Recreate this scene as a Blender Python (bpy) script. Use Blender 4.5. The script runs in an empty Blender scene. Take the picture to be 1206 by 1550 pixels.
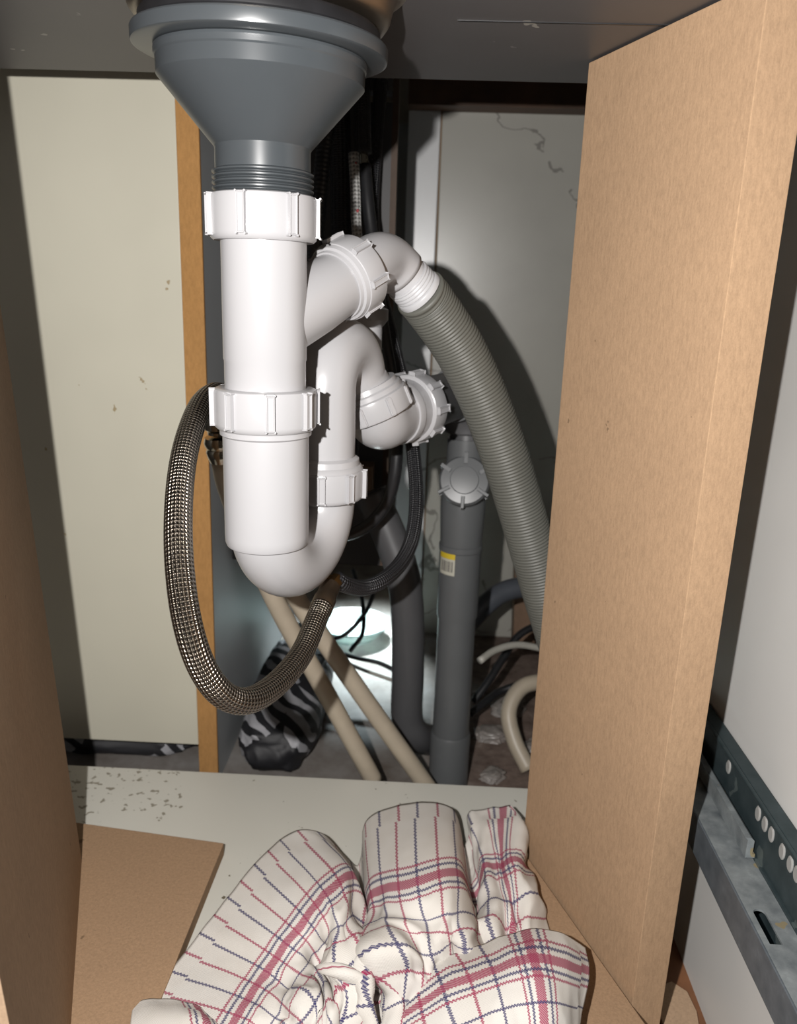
import bpy, bmesh, math, random
from mathutils import Vector, Matrix, noise
random.seed(7)
SC = bpy.context.scene
COL = SC.collection

# ------------------------------------------------------------------ camera, world, lights, exposure
cam_d = bpy.data.cameras.new('camera')
cam = bpy.data.objects.new('camera', cam_d); COL.objects.link(cam)
rot = Matrix(((0.998733, -0.041021, 0.029137), (0.038775, 0.258462, -0.965243), (0.032065, 0.965150, 0.259725))).to_4x4()
cam.matrix_world = Matrix.Translation((0, 0, 0.47)) @ rot
cam_d.sensor_fit = 'VERTICAL'; cam_d.sensor_height = 36.0
cam_d.lens = 1215 / 1550 * 36.0
cam_d.clip_start = 0.01; cam_d.clip_end = 20
cam_d.dof.use_dof = True; cam_d.dof.focus_distance = 0.415; cam_d.dof.aperture_fstop = 13
SC.camera = cam

w = bpy.data.worlds.new('world'); SC.world = w; w.use_nodes = True
w.node_tree.nodes['Background'].inputs[0].default_value = (1.0, 0.9, 0.78, 1)
w.node_tree.nodes['Background'].inputs[1].default_value = 0.012

def lamp(name, kind, loc, power, colour, size, target=None):
    d = bpy.data.lights.new(name, kind); d.energy = power; d.color = colour
    if kind == 'AREA':
        d.shape = 'RECTANGLE'; d.size = size[0]; d.size_y = size[1]
    else:
        d.shadow_soft_size = size
    o = bpy.data.objects.new(name, d); COL.objects.link(o); o.location = loc
    if target is not None:
        o.rotation_euler = (Vector(target) - Vector(loc)).to_track_quat('-Z', 'Y').to_euler()
    return o
# the phone's flash, beside and above the lens
lamp('phone_flash', 'POINT', (-0.060, -0.012, 0.502), 8.5, (1.0, 0.972, 0.945), 0.004)
# daylight falling into the open bay behind the back board
day = lamp('bay_daylight', 'AREA', (-0.10, 1.24, 0.36), 0.55, (0.80, 0.95, 1.0), (0.08, 0.10), (-0.065, 1.03, 0.0))
day.data.spread = math.radians(38)

SC.view_settings.view_transform = 'Standard'
SC.view_settings.look = 'None'
SC.view_settings.exposure = 1.34
SC.view_settings.gamma = 1.0
SC.view_settings.use_curve_mapping = False

# ------------------------------------------------------------------ materials
def new_mat(name):
    m = bpy.data.materials.new(name); m.use_nodes = True
    nt = m.node_tree
    return m, nt, nt.nodes['Principled BSDF']
def N(nt, kind, **kw):
    n = nt.nodes.new(kind)
    for k, v in kw.items():
        setattr(n, k, v)
    return n
def L(nt, a, b): nt.links.new(a, b)
def tex_coord(nt, kind='Object', scale=(1, 1, 1)):
    t = N(nt, 'ShaderNodeTexCoord'); mp = N(nt, 'ShaderNodeMapping')
    mp.inputs['Scale'].default_value = scale
    L(nt, t.outputs[kind], mp.inputs['Vector'])
    return mp.outputs['Vector']
def noise_tex(nt, vec, scale, detail=4, rough=0.55):
    n = N(nt, 'ShaderNodeTexNoise')
    n.inputs['Scale'].default_value = scale; n.inputs['Detail'].default_value = detail
    n.inputs['Roughness'].default_value = rough
    L(nt, vec, n.inputs['Vector'])
    return n.outputs['Fac']
def ramp(nt, fac, stops, interp='LINEAR'):
    r = N(nt, 'ShaderNodeValToRGB'); r.color_ramp.interpolation = interp
    e = r.color_ramp.elements
    e[0].position = stops[0][0]; e[0].color = (*stops[0][1], 1)
    e[1].position = stops[-1][0]; e[1].color = (*stops[-1][1], 1)
    for p, c in stops[1:-1]:
        x = e.new(p); x.color = (*c, 1)
    L(nt, fac, r.inputs['Fac'])
    return r.outputs['Color']
def mix(nt, fac, a, b, mode='MIX'):
    m = N(nt, 'ShaderNodeMix', data_type='RGBA', blend_type=mode)
    for sock, val in ((m.inputs['Factor'], fac), (m.inputs['A'], a), (m.inputs['B'], b)):
        if hasattr(val, 'is_linked'):
            L(nt, val, sock)
        elif isinstance(val, (int, float)):
            sock.default_value = val
        else:
            sock.default_value = (*val, 1)
    return m.outputs['Result']
def math_node(nt, op, a, b=None, c=None):
    m = N(nt, 'ShaderNodeMath', operation=op)
    for i, v in enumerate((a, b, c)):
        if v is None: continue
        if hasattr(v, 'is_linked'): L(nt, v, m.inputs[i])
        else: m.inputs[i].default_value = v
    return m.outputs[0]
def bump(nt, bs, height, strength, dist=0.001):
    b = N(nt, 'ShaderNodeBump'); b.inputs['Strength'].default_value = strength
    b.inputs['Distance'].default_value = dist
    L(nt, height, b.inputs['Height']); L(nt, b.outputs['Normal'], bs.inputs['Normal'])
TONE = 0.60
def paint(nt, bs, col):
    L(nt, mix(nt, 1.0, col, (TONE, TONE, TONE), 'MULTIPLY'), bs.inputs['Base Color'])
def plain(name, col, rough=0.5, metal=0.0, var=0.06, scale=60, bmp=0.0, coat=0.0, spec=0.5):
    m, nt, bs = new_mat(name)
    v = tex_coord(nt)
    f = noise_tex(nt, v, scale)
    lo = tuple(max(0, c * (1 - var)) for c in col); hi = tuple(min(1, c * (1 + var)) for c in col)
    paint(nt, bs, ramp(nt, f, [(0.3, lo), (0.7, hi)]))
    bs.inputs['Roughness'].default_value = rough; bs.inputs['Metallic'].default_value = metal
    bs.inputs['Coat Weight'].default_value = coat
    bs.inputs['Specular IOR Level'].default_value = spec
    if bmp: bump(nt, bs, f, bmp, 0.0006)
    return m

def specks(nt, base, col, scale, thr, seed=(0, 0, 0), patch_scale=None, patch_thr=0.5):
    """scattered small stains with a shape of their own"""
    t = N(nt, 'ShaderNodeTexCoord'); mp = N(nt, 'ShaderNodeMapping')
    mp.inputs['Location'].default_value = seed
    L(nt, t.outputs['Object'], mp.inputs['Vector'])
    n = noise_tex(nt, mp.outputs['Vector'], scale, 3, 0.6)
    f = math_node(nt, 'GREATER_THAN', n, thr)
    if patch_scale:
        p = noise_tex(nt, mp.outputs['Vector'], patch_scale, 1)
        f = math_node(nt, 'MULTIPLY', f, math_node(nt, 'GREATER_THAN', p, patch_thr))
    return mix(nt, f, base, col)

def mdf_mat(name, col, edge=False):
    m, nt, bs = new_mat(name)
    v = tex_coord(nt)
    fine = noise_tex(nt, v, 900, 3, 0.7)
    fib = noise_tex(nt, tex_coord(nt, 'Object', (500, 500, 160)), 1.0, 3, 0.7)
    big = noise_tex(nt, v, 14, 3)
    c1 = ramp(nt, fib, [(0.28, tuple(x * 0.80 for x in col)), (0.5, col), (0.74, tuple(min(1, x * 1.20) for x in col))])
    c2 = mix(nt, 0.35, c1, ramp(nt, fine, [(0.3, tuple(x * 0.78 for x in col)), (0.7, tuple(min(1, x * 1.18) for x in col))]))
    c3 = mix(nt, 0.5, c2, ramp(nt, big, [(0.3, (0.86, 0.86, 0.87)), (0.7, (1, 1, 1))]), 'MULTIPLY')
    c4 = specks(nt, c3, tuple(x * 0.55 for x in col), 75, 0.745)
    paint(nt, bs, c4)
    bs.inputs['Roughness'].default_value = 0.85; bs.inputs['Specular IOR Level'].default_value = 0.15
    bump(nt, bs, fib, 0.25, 0.0004)
    return m

def laminate(name, col, stain, thr=0.74):
    m, nt, bs = new_mat(name)
    v = tex_coord(nt)
    big = noise_tex(nt, v, 9, 2)
    c = ramp(nt, big, [(0.3, tuple(x * 0.95 for x in col)), (0.7, tuple(min(1, x * 1.03) for x in col))])
    c = specks(nt, c, stain, 60, thr, (3.1, 1.7, 0.4))
    paint(nt, bs, c); bs.inputs['Roughness'].default_value = 0.45
    bs.inputs['Specular IOR Level'].default_value = 0.3
    return m

MDF = mdf_mat('raw_mdf', (0.50, 0.325, 0.195))
MDF_R = mdf_mat('raw_mdf_pale', (0.60, 0.395, 0.240))
MDF_L = mdf_mat('raw_mdf_grey_lifted', (0.60, 0.415, 0.27))  # greyer mdf, its colour lightened to offset the flash grazing the left board
MDF_EDGE = mdf_mat('mdf_cut_edge', (0.60, 0.32, 0.115))
CREAM = laminate('cream_laminate', (0.82, 0.785, 0.645), (0.50, 0.40, 0.24), 0.735)
GREYLAM = laminate('grey_laminate', (0.55, 0.58, 0.60), (0.4, 0.25, 0.26), 0.76)
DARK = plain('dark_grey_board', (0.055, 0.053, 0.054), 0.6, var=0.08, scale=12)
SINK = None
def sink_mat():
    m, nt, bs = new_mat('sink_underside')
    v = tex_coord(nt)
    big = noise_tex(nt, v, 7, 3)
    c = ramp(nt, big, [(0.3, (0.115, 0.108, 0.110)), (0.7, (0.14, 0.130, 0.130))])
    c = specks(nt, c, (0.30, 0.29, 0.28), 60, 0.715, (1, 5, 2))
    c = specks(nt, c, (0.42, 0.40, 0.36), 34, 0.715, (7, 2, 2))
    paint(nt, bs, c); bs.inputs['Roughness'].default_value = 0.42
    return m
SINK = sink_mat()
STEEL = plain('brushed_steel', (0.50, 0.42, 0.34), 0.36, 1.0, 0.1, 40)
CHROME = plain('nickel_plate', (0.62, 0.57, 0.47), 0.16, 1.0, 0.05, 50)
BRASS = plain('tarnished_brass', (0.32, 0.20, 0.08), 0.35, 1.0, 0.2, 200)
WHITEP = plain('white_plastic', (0.575, 0.57, 0.585), 0.28, var=0.01, scale=30)
WHITEP2 = plain('white_plastic_thread', (0.70, 0.70, 0.72), 0.35, var=0.02, scale=30)
GREYP = plain('grey_plastic', (0.074, 0.084, 0.092), 0.30, var=0.03, scale=40)
GREYPIPE = plain('grey_waste_plastic', (0.135, 0.141, 0.145), 0.38, var=0.05, scale=30)
GREYDARK = plain('dark_grey_plastic', (0.10, 0.10, 0.105), 0.4, var=0.05, scale=30)
GREYHOSE = plain('grey_hose_plastic', (0.150, 0.150, 0.130), 0.52, var=0.06, scale=50)
RUBBER = plain('black_rubber', (0.018, 0.018, 0.02), 0.4, var=0.2, scale=80)
BEIGEP = plain('beige_pipe_plastic', (0.56, 0.48, 0.37), 0.45, var=0.06, scale=50)
GALV = None
def galv_mat(name, a, b, st):
    m, nt, bs = new_mat(name)
    v = tex_coord(nt)
    n1 = noise_tex(nt, v, 70, 5, 0.7)
    vo = N(nt, 'ShaderNodeTexVoronoi'); vo.inputs['Scale'].default_value = 90
    L(nt, v, vo.inputs['Vector'])
    c = ramp(nt, n1, [(0.3, a), (0.6, b), (0.75, tuple(x * 1.5 for x in b))])
    c = mix(nt, 0.35, c, ramp(nt, vo.outputs['Distance'], [(0.1, a), (0.6, b)]))
    c = specks(nt, c, st, 34, 0.69)
    paint(nt, bs, c)
    bs.inputs['Metallic'].default_value = 0.45; bs.inputs['Roughness'].default_value = 0.5
    return m
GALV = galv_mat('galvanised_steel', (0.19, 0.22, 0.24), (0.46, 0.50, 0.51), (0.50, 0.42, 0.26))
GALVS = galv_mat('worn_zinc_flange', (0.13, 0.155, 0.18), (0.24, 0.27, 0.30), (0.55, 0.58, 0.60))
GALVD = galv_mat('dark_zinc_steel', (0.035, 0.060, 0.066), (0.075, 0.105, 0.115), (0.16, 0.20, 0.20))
WHITEW = laminate('white_laminate', (0.93, 0.92, 0.89), (0.45, 0.27, 0.22), 0.775)
WOODD = plain('dark_wood', (0.12, 0.055, 0.025), 0.6, var=0.25, scale=25)
WOODR = plain('red_brown_wood', (0.27, 0.115, 0.05), 0.6, var=0.25, scale=40)
BATTEN = plain('brown_batten', (0.26, 0.16, 0.10), 0.7, var=0.2, scale=40)
WHITEC = plain('off_white_cable', (0.55, 0.53, 0.47), 0.4, var=0.05)

def shelf_mat():
    m, nt, bs = new_mat('shelf_laminate')
    v = tex_coord(nt)
    big = noise_tex(nt, v, 8, 2)
    c = ramp(nt, big, [(0.3, (0.86, 0.84, 0.75)), (0.7, (0.92, 0.90, 0.81))])
    sep = N(nt, 'ShaderNodeSeparateXYZ'); L(nt, v, sep.inputs[0])
    wob = math_node(nt, 'MULTIPLY', noise_tex(nt, v, 25, 3), 0.10)
    back = math_node(nt, 'GREATER_THAN', math_node(nt, 'ADD', sep.outputs['Y'], wob), 0.610)
    left = math_node(nt, 'LESS_THAN', math_node(nt, 'ADD', sep.outputs['X'], wob), -0.135)
    n2 = N(nt, 'ShaderNodeTexNoise'); n2.inputs['Scale'].default_value = 150; n2.inputs['Detail'].default_value = 4
    L(nt, v, n2.inputs['Vector'])
    grime = math_node(nt, 'MULTIPLY', math_node(nt, 'GREATER_THAN', n2.outputs['Fac'], 0.615), math_node(nt, 'MULTIPLY', back, left))
    c = mix(nt, math_node(nt, 'MULTIPLY', grime, 0.8), c, (0.26, 0.22, 0.15))
    c = specks(nt, c, (0.20, 0.17, 0.12), 150, 0.70, (0.4, 0.2, 0), 6.0, 0.52)
    c = specks(nt, c, (0.36, 0.33, 0.26), 40, 0.725, (2.4, 0.9, 0))
    paint(nt, bs, c); bs.inputs['Roughness'].default_value = 0.4
    return m
SHELF = shelf_mat()

def marble_mat(name, col, vein):
    m, nt, bs = new_mat(name)
    v = tex_coord(nt)
    n = N(nt, 'ShaderNodeTexNoise'); n.inputs['Scale'].default_value = 3.1; n.inputs['Detail'].default_value = 7
    n.inputs['Distortion'].default_value = 0.25
    L(nt, v, n.inputs['Vector'])
    d = math_node(nt, 'ABSOLUTE', math_node(nt, 'SUBTRACT', n.outputs['Fac'], 0.5))
    gate = noise_tex(nt, v, 9, 2)
    line = math_node(nt, 'MULTIPLY', math_node(nt, 'LESS_THAN', d, 0.0028), math_node(nt, 'GREATER_THAN', gate, 0.46))
    soft = ramp(nt, noise_tex(nt, v, 6, 4), [(0.35, tuple(x * 0.88 for x in col)), (0.6, col)])
    c = mix(nt, math_node(nt, 'MULTIPLY', line, 0.75), soft, vein)
    paint(nt, bs, c); bs.inputs['Roughness'].default_value = 0.3
    return m
MARB = marble_mat('veined_wall_panel', (0.54, 0.525, 0.47), (0.20, 0.185, 0.165))
MARB2 = marble_mat('veined_wall_panel_cool', (0.95, 0.96, 0.97), (0.3, 0.3, 0.3))

def floor_mat():
    m, nt, bs = new_mat('bay_floor')
    v = tex_coord(nt)
    n = noise_tex(nt, v, 12, 6, 0.65)
    c = ramp(nt, n, [(0.3, (0.20, 0.165, 0.14)), (0.5, (0.34, 0.31, 0.285)), (0.7, (0.46, 0.44, 0.42))])
    # dusty brown dirt towards the right-hand wall
    sep = N(nt, 'ShaderNodeSeparateXYZ'); L(nt, v, sep.inputs[0])
    mask = math_node(nt, 'ADD', sep.outputs['X'], math_node(nt, 'MULTIPLY', noise_tex(nt, v, 20, 4), 0.12))
    fac = ramp(nt, mask, [(0.06, (0, 0, 0)), (0.12, (1, 1, 1))])
    dirt = ramp(nt, noise_tex(nt, v, 45, 5, 0.7), [(0.3, (0.10, 0.065, 0.05)), (0.6, (0.26, 0.19, 0.155)), (0.75, (0.42, 0.36, 0.31))])
    paint(nt, bs, mix(nt, fac, c, dirt))
    L(nt, ramp(nt, fac, [(0, (0.22,) * 3), (1, (0.8,) * 3)]), bs.inputs['Roughness'])
    return m
FLOOR = floor_mat()

def braid_mat(name, dark, light, metal, rough, nu, nv, spread=0.35):
    """woven sleeve: over-under strands from the tube's own uv (u round, v along in metres)"""
    m, nt, bs = new_mat(name)
    uv = N(nt, 'ShaderNodeUVMap'); sep = N(nt, 'ShaderNodeSeparateXYZ')
    L(nt, uv.outputs[0], sep.inputs[0])
    a = math_node(nt, 'MULTIPLY', sep.outputs['X'], nu * 2 * math.pi)
    b = math_node(nt, 'MULTIPLY', sep.outputs['Y'], nv * 2 * math.pi)
    s1 = math_node(nt, 'SINE', math_node(nt, 'ADD', a, b))
    s2 = math_node(nt, 'SINE', math_node(nt, 'SUBTRACT', a, b))
    h = math_node(nt, 'MULTIPLY_ADD', math_node(nt, 'MULTIPLY', s1, s2), 0.5, 0.5)
    paint(nt, bs, ramp(nt, h, [(0.15, dark), (0.15 + spread, light)]))
    bs.inputs['Metallic'].default_value = metal; bs.inputs['Roughness'].default_value = rough
    bump(nt, bs, h, 1.0, 0.0012)
    return m
BRAID = braid_mat('steel_braid', (0.045, 0.038, 0.032), (0.44, 0.385, 0.32), 0.95, 0.25, 11, 240)
BRAIDB = braid_mat('black_braid', (0.006, 0.006, 0.008), (0.022, 0.022, 0.026), 0.0, 0.42, 8, 260)
BRAIDC = braid_mat('clear_braid', (0.25, 0.24, 0.23), (0.62, 0.62, 0.60), 0.1, 0.35, 4, 160)

def bag_mat():
    m, nt, bs = new_mat('black_white_print')
    v = tex_coord(nt, 'Object', (1, 1, 1))
    wv = N(nt, 'ShaderNodeTexWave'); wv.inputs['Scale'].default_value = 22; wv.inputs['Distortion'].default_value = 5
    wv.inputs['Detail'].default_value = 1; wv.bands_direction = 'DIAGONAL'
    L(nt, v, wv.inputs['Vector'])
    vo = N(nt, 'ShaderNodeTexVoronoi'); vo.inputs['Scale'].default_value = 26
    L(nt, v, vo.inputs['Vector'])
    stripes = math_node(nt, 'GREATER_THAN', wv.outputs['Fac'], 0.5)
    cells = math_node(nt, 'GREATER_THAN', N_sep(nt, vo.outputs['Color']), 0.42)
    f = math_node(nt, 'MULTIPLY', math_node(nt, 'MAXIMUM', stripes, 0.0), 1.0)
    blk = math_node(nt, 'MULTIPLY', f, cells)
    paint(nt, bs, mix(nt, blk, (0.018, 0.018, 0.022), (0.50, 0.50, 0.53)))
    bs.inputs['Roughness'].default_value = 0.6
    return m
def N_sep(nt, col):
    s = N(nt, 'ShaderNodeSeparateColor'); L(nt, col, s.inputs[0]); return s.outputs[0]
BAG = bag_mat()

def glass_mat():
    m, nt, bs = new_mat('pale_green_glass')
    v = tex_coord(nt)
    f = noise_tex(nt, v, 30)
    paint(nt, bs, ramp(nt, f, [(0.3, (0.78, 0.93, 0.88)), (0.7, (0.86, 0.97, 0.93))]))
    bs.inputs['Roughness'].default_value = 0.12; bs.inputs['Transmission Weight'].default_value = 0.55
    bs.inputs['IOR'].default_value = 1.45
    return m
GLASS = glass_mat()

def cloth_mat():
    m, nt, bs = new_mat('checked_cotton')
    uv = N(nt, 'ShaderNodeUVMap'); sep = N(nt, 'ShaderNodeSeparateXYZ'); L(nt, uv.outputs[0], sep.inputs[0])
    V = math_node(nt, 'MULTIPLY_ADD', math_node(nt, 'LESS_THAN', sep.outputs['X'], 1.25), 0.20, sep.outputs['Y'])
    U = math_node(nt, 'MULTIPLY_ADD', math_node(nt, 'LESS_THAN', sep.outputs['Y'], 1.15), 0.20, sep.outputs['X'])   # turned hem sits off the pattern
    def tri(x, per):
        return math_node(nt, 'PINGPONG', x, per)
    WHITE, RED, BLUE = (0, 0, 0), (1, 0, 0), (0, 0, 1)
    def lines(c, other):
        z = math_node(nt, 'MULTIPLY_ADD', tri(other, 0.10), 0.9, c)     # twill zig-zag of every thread line
        z = math_node(nt, 'SUBTRACT', z, 0.045)
        # band 4..6.2, before it plain cotton; after 7 a single line every 1.25
        T = 7.0
        def p(x): return x / T
        st = [(0.0, WHITE)]
        for a, b, col in ((3.92, 4.05, RED), (4.28, 4.44, BLUE), (4.72, 5.28, RED), (5.56, 5.72, BLUE), (5.95, 6.08, RED)):
            st += [(p(a), col), (p(b), WHITE)]
        st.append((1.0, WHITE))
        band = ramp(nt, math_node(nt, 'DIVIDE', z, T), st, 'CONSTANT')
        fr = math_node(nt, 'FRACT', math_node(nt, 'DIVIDE', math_node(nt, 'SUBTRACT', z, T), 2.9))
        rep = ramp(nt, fr, [(0.0, WHITE), (0.22, BLUE), (0.28, WHITE), (0.72, RED), (0.78, WHITE), (1.0, WHITE)], 'CONSTANT')
        return mix(nt, math_node(nt, 'GREATER_THAN', z, T), band, rep)
    def rb(c):
        s = N(nt, 'ShaderNodeSeparateColor'); L(nt, c, s.inputs[0]); return s.outputs[0], s.outputs[2]
    lu, lv = rb(lines(U, V)), rb(lines(V, U))
    # thread look: coloured yarn surfaces only on part of the weave
    wx = math_node(nt, 'SINE', math_node(nt, 'MULTIPLY', U, 62.0)); wy = math_node(nt, 'SINE', math_node(nt, 'MULTIPLY', V, 62.0))
    weave = math_node(nt, 'MULTIPLY_ADD', math_node(nt, 'MULTIPLY', wx, wy), 0.5, 0.5)
    n1 = noise_tex(nt, tex_coord(nt), 25, 3)
    base = ramp(nt, n1, [(0.3, (0.92, 0.865, 0.79)), (0.7, (1.0, 0.96, 0.90))])
    yarn = math_node(nt, 'MULTIPLY_ADD', math_node(nt, 'GREATER_THAN', math_node(nt, 'SINE', math_node(nt, 'MULTIPLY', math_node(nt, 'ADD', U, V), 44.0)), -0.1), 0.32, 0.62)
    k = yarn
    c = mix(nt, math_node(nt, 'MULTIPLY', lu[0], k), base, (0.46, 0.05, 0.13))
    c = mix(nt, math_node(nt, 'MULTIPLY', lu[1], k), c, (0.055, 0.05, 0.17))
    c = mix(nt, math_node(nt, 'MULTIPLY', lv[0], k), c, (0.46, 0.05, 0.13))
    c = mix(nt, math_node(nt, 'MULTIPLY', lv[1], k), c, (0.055, 0.05, 0.17))
    paint(nt, bs, c)
    bs.inputs['Roughness'].default_value = 0.9; bs.inputs['Specular IOR Level'].default_value = 0.1
    su = math_node(nt, 'LESS_THAN', math_node(nt, 'ABSOLUTE', math_node(nt, 'SUBTRACT', sep.outputs['X'], 1.25)), 0.07)
    sv_ = math_node(nt, 'LESS_THAN', math_node(nt, 'ABSOLUTE', math_node(nt, 'SUBTRACT', sep.outputs['Y'], 1.15)), 0.07)
    seam = math_node(nt, 'MULTIPLY_ADD', math_node(nt, 'MAXIMUM', su, sv_), 2.5, weave)      # the stitched hem stands proud
    bump(nt, bs, seam, 0.35, 0.0005)
    return m
CLOTH = cloth_mat()

# ------------------------------------------------------------------ mesh helpers
def link(name, bm, mat, parent=None, smooth=False, origin=None):
    bm.normal_update()
    me = bpy.data.meshes.new(name)
    if smooth:
        for fc in bm.faces: fc.smooth = True
    if origin is not None:
        bmesh.ops.translate(bm, verts=bm.verts, vec=-Vector(origin))
    bm.to_mesh(me); bm.free()
    for mm in (mat if isinstance(mat, (list, tuple)) else [mat]): me.materials.append(mm)
    o = bpy.data.objects.new(name, me); COL.objects.link(o)
    if origin is not None: o.location = origin
    if parent is not None:
        o.parent = parent
        o.matrix_parent_inverse = Matrix.Translation(-parent.location)
    return o
def autosmooth(o, ang=35):
    me = o.data
    for p in me.polygons: p.use_smooth = True
    bm = bmesh.new(); bm.from_mesh(me)
    for e in bm.edges:
        if len(e.link_faces) == 2 and e.calc_face_angle(0) > math.radians(ang): e.smooth = False
    bm.to_mesh(me); bm.free()
    return o
def thing(name, label, cat, loc, group=None):
    o = bpy.data.objects.new(name, None); COL.objects.link(o); o.location = loc
    o.empty_display_size = 0.02
    o['label'] = label; o['category'] = cat
    if group: o['group'] = group
    return o
def tag(o, label, cat, group=None):
    o['label'] = label; o['category'] = cat
    if group: o['group'] = group
    return o
def struct(o): o['kind'] = 'structure'; return o

def box_bm(x0, x1, y0, y1, z0, z1, bev=0.0):
    bm = bmesh.new()
    bmesh.ops.create_cube(bm, size=1)
    for v in bm.verts:
        v.co = (x0 + (v.co.x + .5) * (x1 - x0), y0 + (v.co.y + .5) * (y1 - y0), z0 + (v.co.z + .5) * (z1 - z0))
    if bev: bmesh.ops.bevel(bm, geom=bm.edges[:], offset=bev, segments=2, affect='EDGES', profile=0.6)
    return bm
def prism_bm(bottom, top, bev=0.0):
    bm = bmesh.new()
    b = [bm.verts.new(p) for p in bottom]; t = [bm.verts.new(p) for p in top]
    n = len(b)
    bm.faces.new(b[::-1]); bm.faces.new(t)
    for i in range(n): bm.faces.new((b[i], b[(i + 1) % n], t[(i + 1) % n], t[i]))
    bmesh.ops.recalc_face_normals(bm, faces=bm.faces)
    if bev: bmesh.ops.bevel(bm, geom=bm.edges[:], offset=bev, segments=2, affect='EDGES', profile=0.6)
    return bm
def frame_from(axis):
    a = Vector(axis).normalized()
    r = Vector((0, 0, 1)) if abs(a.z) < 0.9 else Vector((1, 0, 0))
    x = r.cross(a).normalized(); y = a.cross(x)
    return x, y, a
def lathe_bm(profile, base, axis=(0, 0, 1), seg=64, bm=None, cap0=True, cap1=True):
    """profile: (radius, distance along axis) pairs"""
    bm = bm or bmesh.new()
    x, y, a = frame_from(axis); base = Vector(base)
    rings = []
    for r, d in profile:
        rings.append([bm.verts.new(base + a * d + (x * math.cos(2 * math.pi * k / seg) + y * math.sin(2 * math.pi * k / seg)) * max(r, 1e-5)) for k in range(seg)])
    for i in range(len(rings) - 1):
        for k in range(seg):
            bm.faces.new((rings[i][k], rings[i][(k + 1) % seg], rings[i + 1][(k + 1) % seg], rings[i + 1][k]))
    if cap0: bm.faces.new(rings[0][::-1])
    if cap1: bm.faces.new(rings[-1])
    return bm
def catmull(pts, per=12):
    P = [Vector(p) for p in pts]; P = [P[0] * 2 - P[1]] + P + [P[-1] * 2 - P[-2]]
    out = []
    for i in range(1, len(P) - 2):
        p0, p1, p2, p3 = P[i - 1:i + 3]
        for k in range(per):
            t = k / per
            out.append(0.5 * ((2 * p1) + (p2 - p0) * t + (2 * p0 - 5 * p1 + 4 * p2 - p3) * t * t + (3 * p1 - p0 - 3 * p2 + p3) * t ** 3))
    out.append(P[-2]); return out
def resample(path, step):
    out = [path[0].copy()]; acc = 0.0
    for a, b in zip(path, path[1:]):
        seg = (b - a).length
        while acc + seg >= step:
            t = (step - acc) / seg
            a = a.lerp(b, t); out.append(a.copy()); seg = (b - a).length; acc = 0.0
        acc += seg
    if (out[-1] - path[-1]).length > step * 0.2: out.append(path[-1].copy())
    return out
def sweep_bm(path, radius, seg=20, bm=None, caps=True, uv=True):
    """tube along path; radius a number or a function of (arc length, total)"""
    bm = bm or bmesh.new()
    n = len(path); tans = []
    for i in range(n):
        tans.append((path[min(i + 1, n - 1)] - path[max(i - 1, 0)]).normalized())
    x, y, _ = frame_from(tans[0])
    s = [0.0]
    for i in range(1, n): s.append(s[-1] + (path[i] - path[i - 1]).length)
    rings = []
    for i in range(n):
        x = (x - tans[i] * x.dot(tans[i])).normalized(); y = tans[i].cross(x)
        r = radius(s[i], s[-1]) if callable(radius) else radius
        rings.append([bm.verts.new(path[i] + (x * math.cos(2 * math.pi * k / seg) + y * math.sin(2 * math.pi * k / seg)) * r) for k in range(seg)])
    lay = bm.loops.layers.uv.verify() if uv else None
    for i in range(n - 1):
        for k in range(seg):
            f = bm.faces.new((rings[i][k], rings[i][(k + 1) % seg], rings[i + 1][(k + 1) % seg], rings[i + 1][k]))
            if uv:
                for lp, (uu, vv) in zip(f.loops, ((k, i), (k + 1, i), (k + 1, i + 1), (k, i + 1))):
                    lp[lay].uv = (uu / seg, s[vv])
    if caps:
        bm.faces.new(rings[0][::-1]); bm.faces.new(rings[-1])
    return bm
def hose(name, pts, r, mat, parent=None, seg=16, step=0.004, **kw):
    o = link(name, sweep_bm(resample(catmull(pts, 16), step), r, seg), mat, parent, True)
    return o
def bezier(p0, p1, p2, p3, n=24):
    p0, p1, p2, p3 = map(Vector, (p0, p1, p2, p3))
    return [p0 * (1 - t) ** 3 + p1 * 3 * t * (1 - t) ** 2 + p2 * 3 * t * t * (1 - t) + p3 * t ** 3 for t in (i / n for i in range(n + 1))]

_rib = {}
def nut(parent, base, axis, r, length, ribs, rib_h=0.0016, rib_w=0.0042, bore=0.0, phase=0.0, mat=None, lip=0.0):
    """compression nut: rounded collar with raised grip ribs as its own pieces"""
    mat = mat or WHITEP
    a = Vector(axis).normalized()
    prof = [(bore, 0), (r * 0.93, 0), (r * 0.985, length * 0.06), (r, length * 0.16), (r, length * 0.90), (r * 0.985, length * 0.97), (r * 0.94, length), (bore, length)]
    o = link('nut', lathe_bm(prof, base, a, 72, cap0=bore == 0, cap1=bore == 0), mat, parent)
    autosmooth(o, 40)
    x, y, a = frame_from(a)
    for k in range(ribs):
        t = 2 * math.pi * k / ribs + phase
        rad = x * math.cos(t) + y * math.sin(t); tan = a.cross(rad)
        c = Vector(base) + a * (length * 0.53) + rad * (r + rib_h * 0.25)
        bm = bmesh.new(); bmesh.ops.create_cube(bm, size=1)
        M = Matrix((tan, rad, a)).transposed()
        for v in bm.verts:
            v.co = c + M @ Vector((v.co.x * rib_w, v.co.y * rib_h * 1.5, v.co.z * length * 0.84))
        bmesh.ops.bevel(bm, geom=bm.edges[:], offset=rib_w * 0.17, segments=3, affect='EDGES')
        rb = link('rib', bm, mat, o)
    return o

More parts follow.
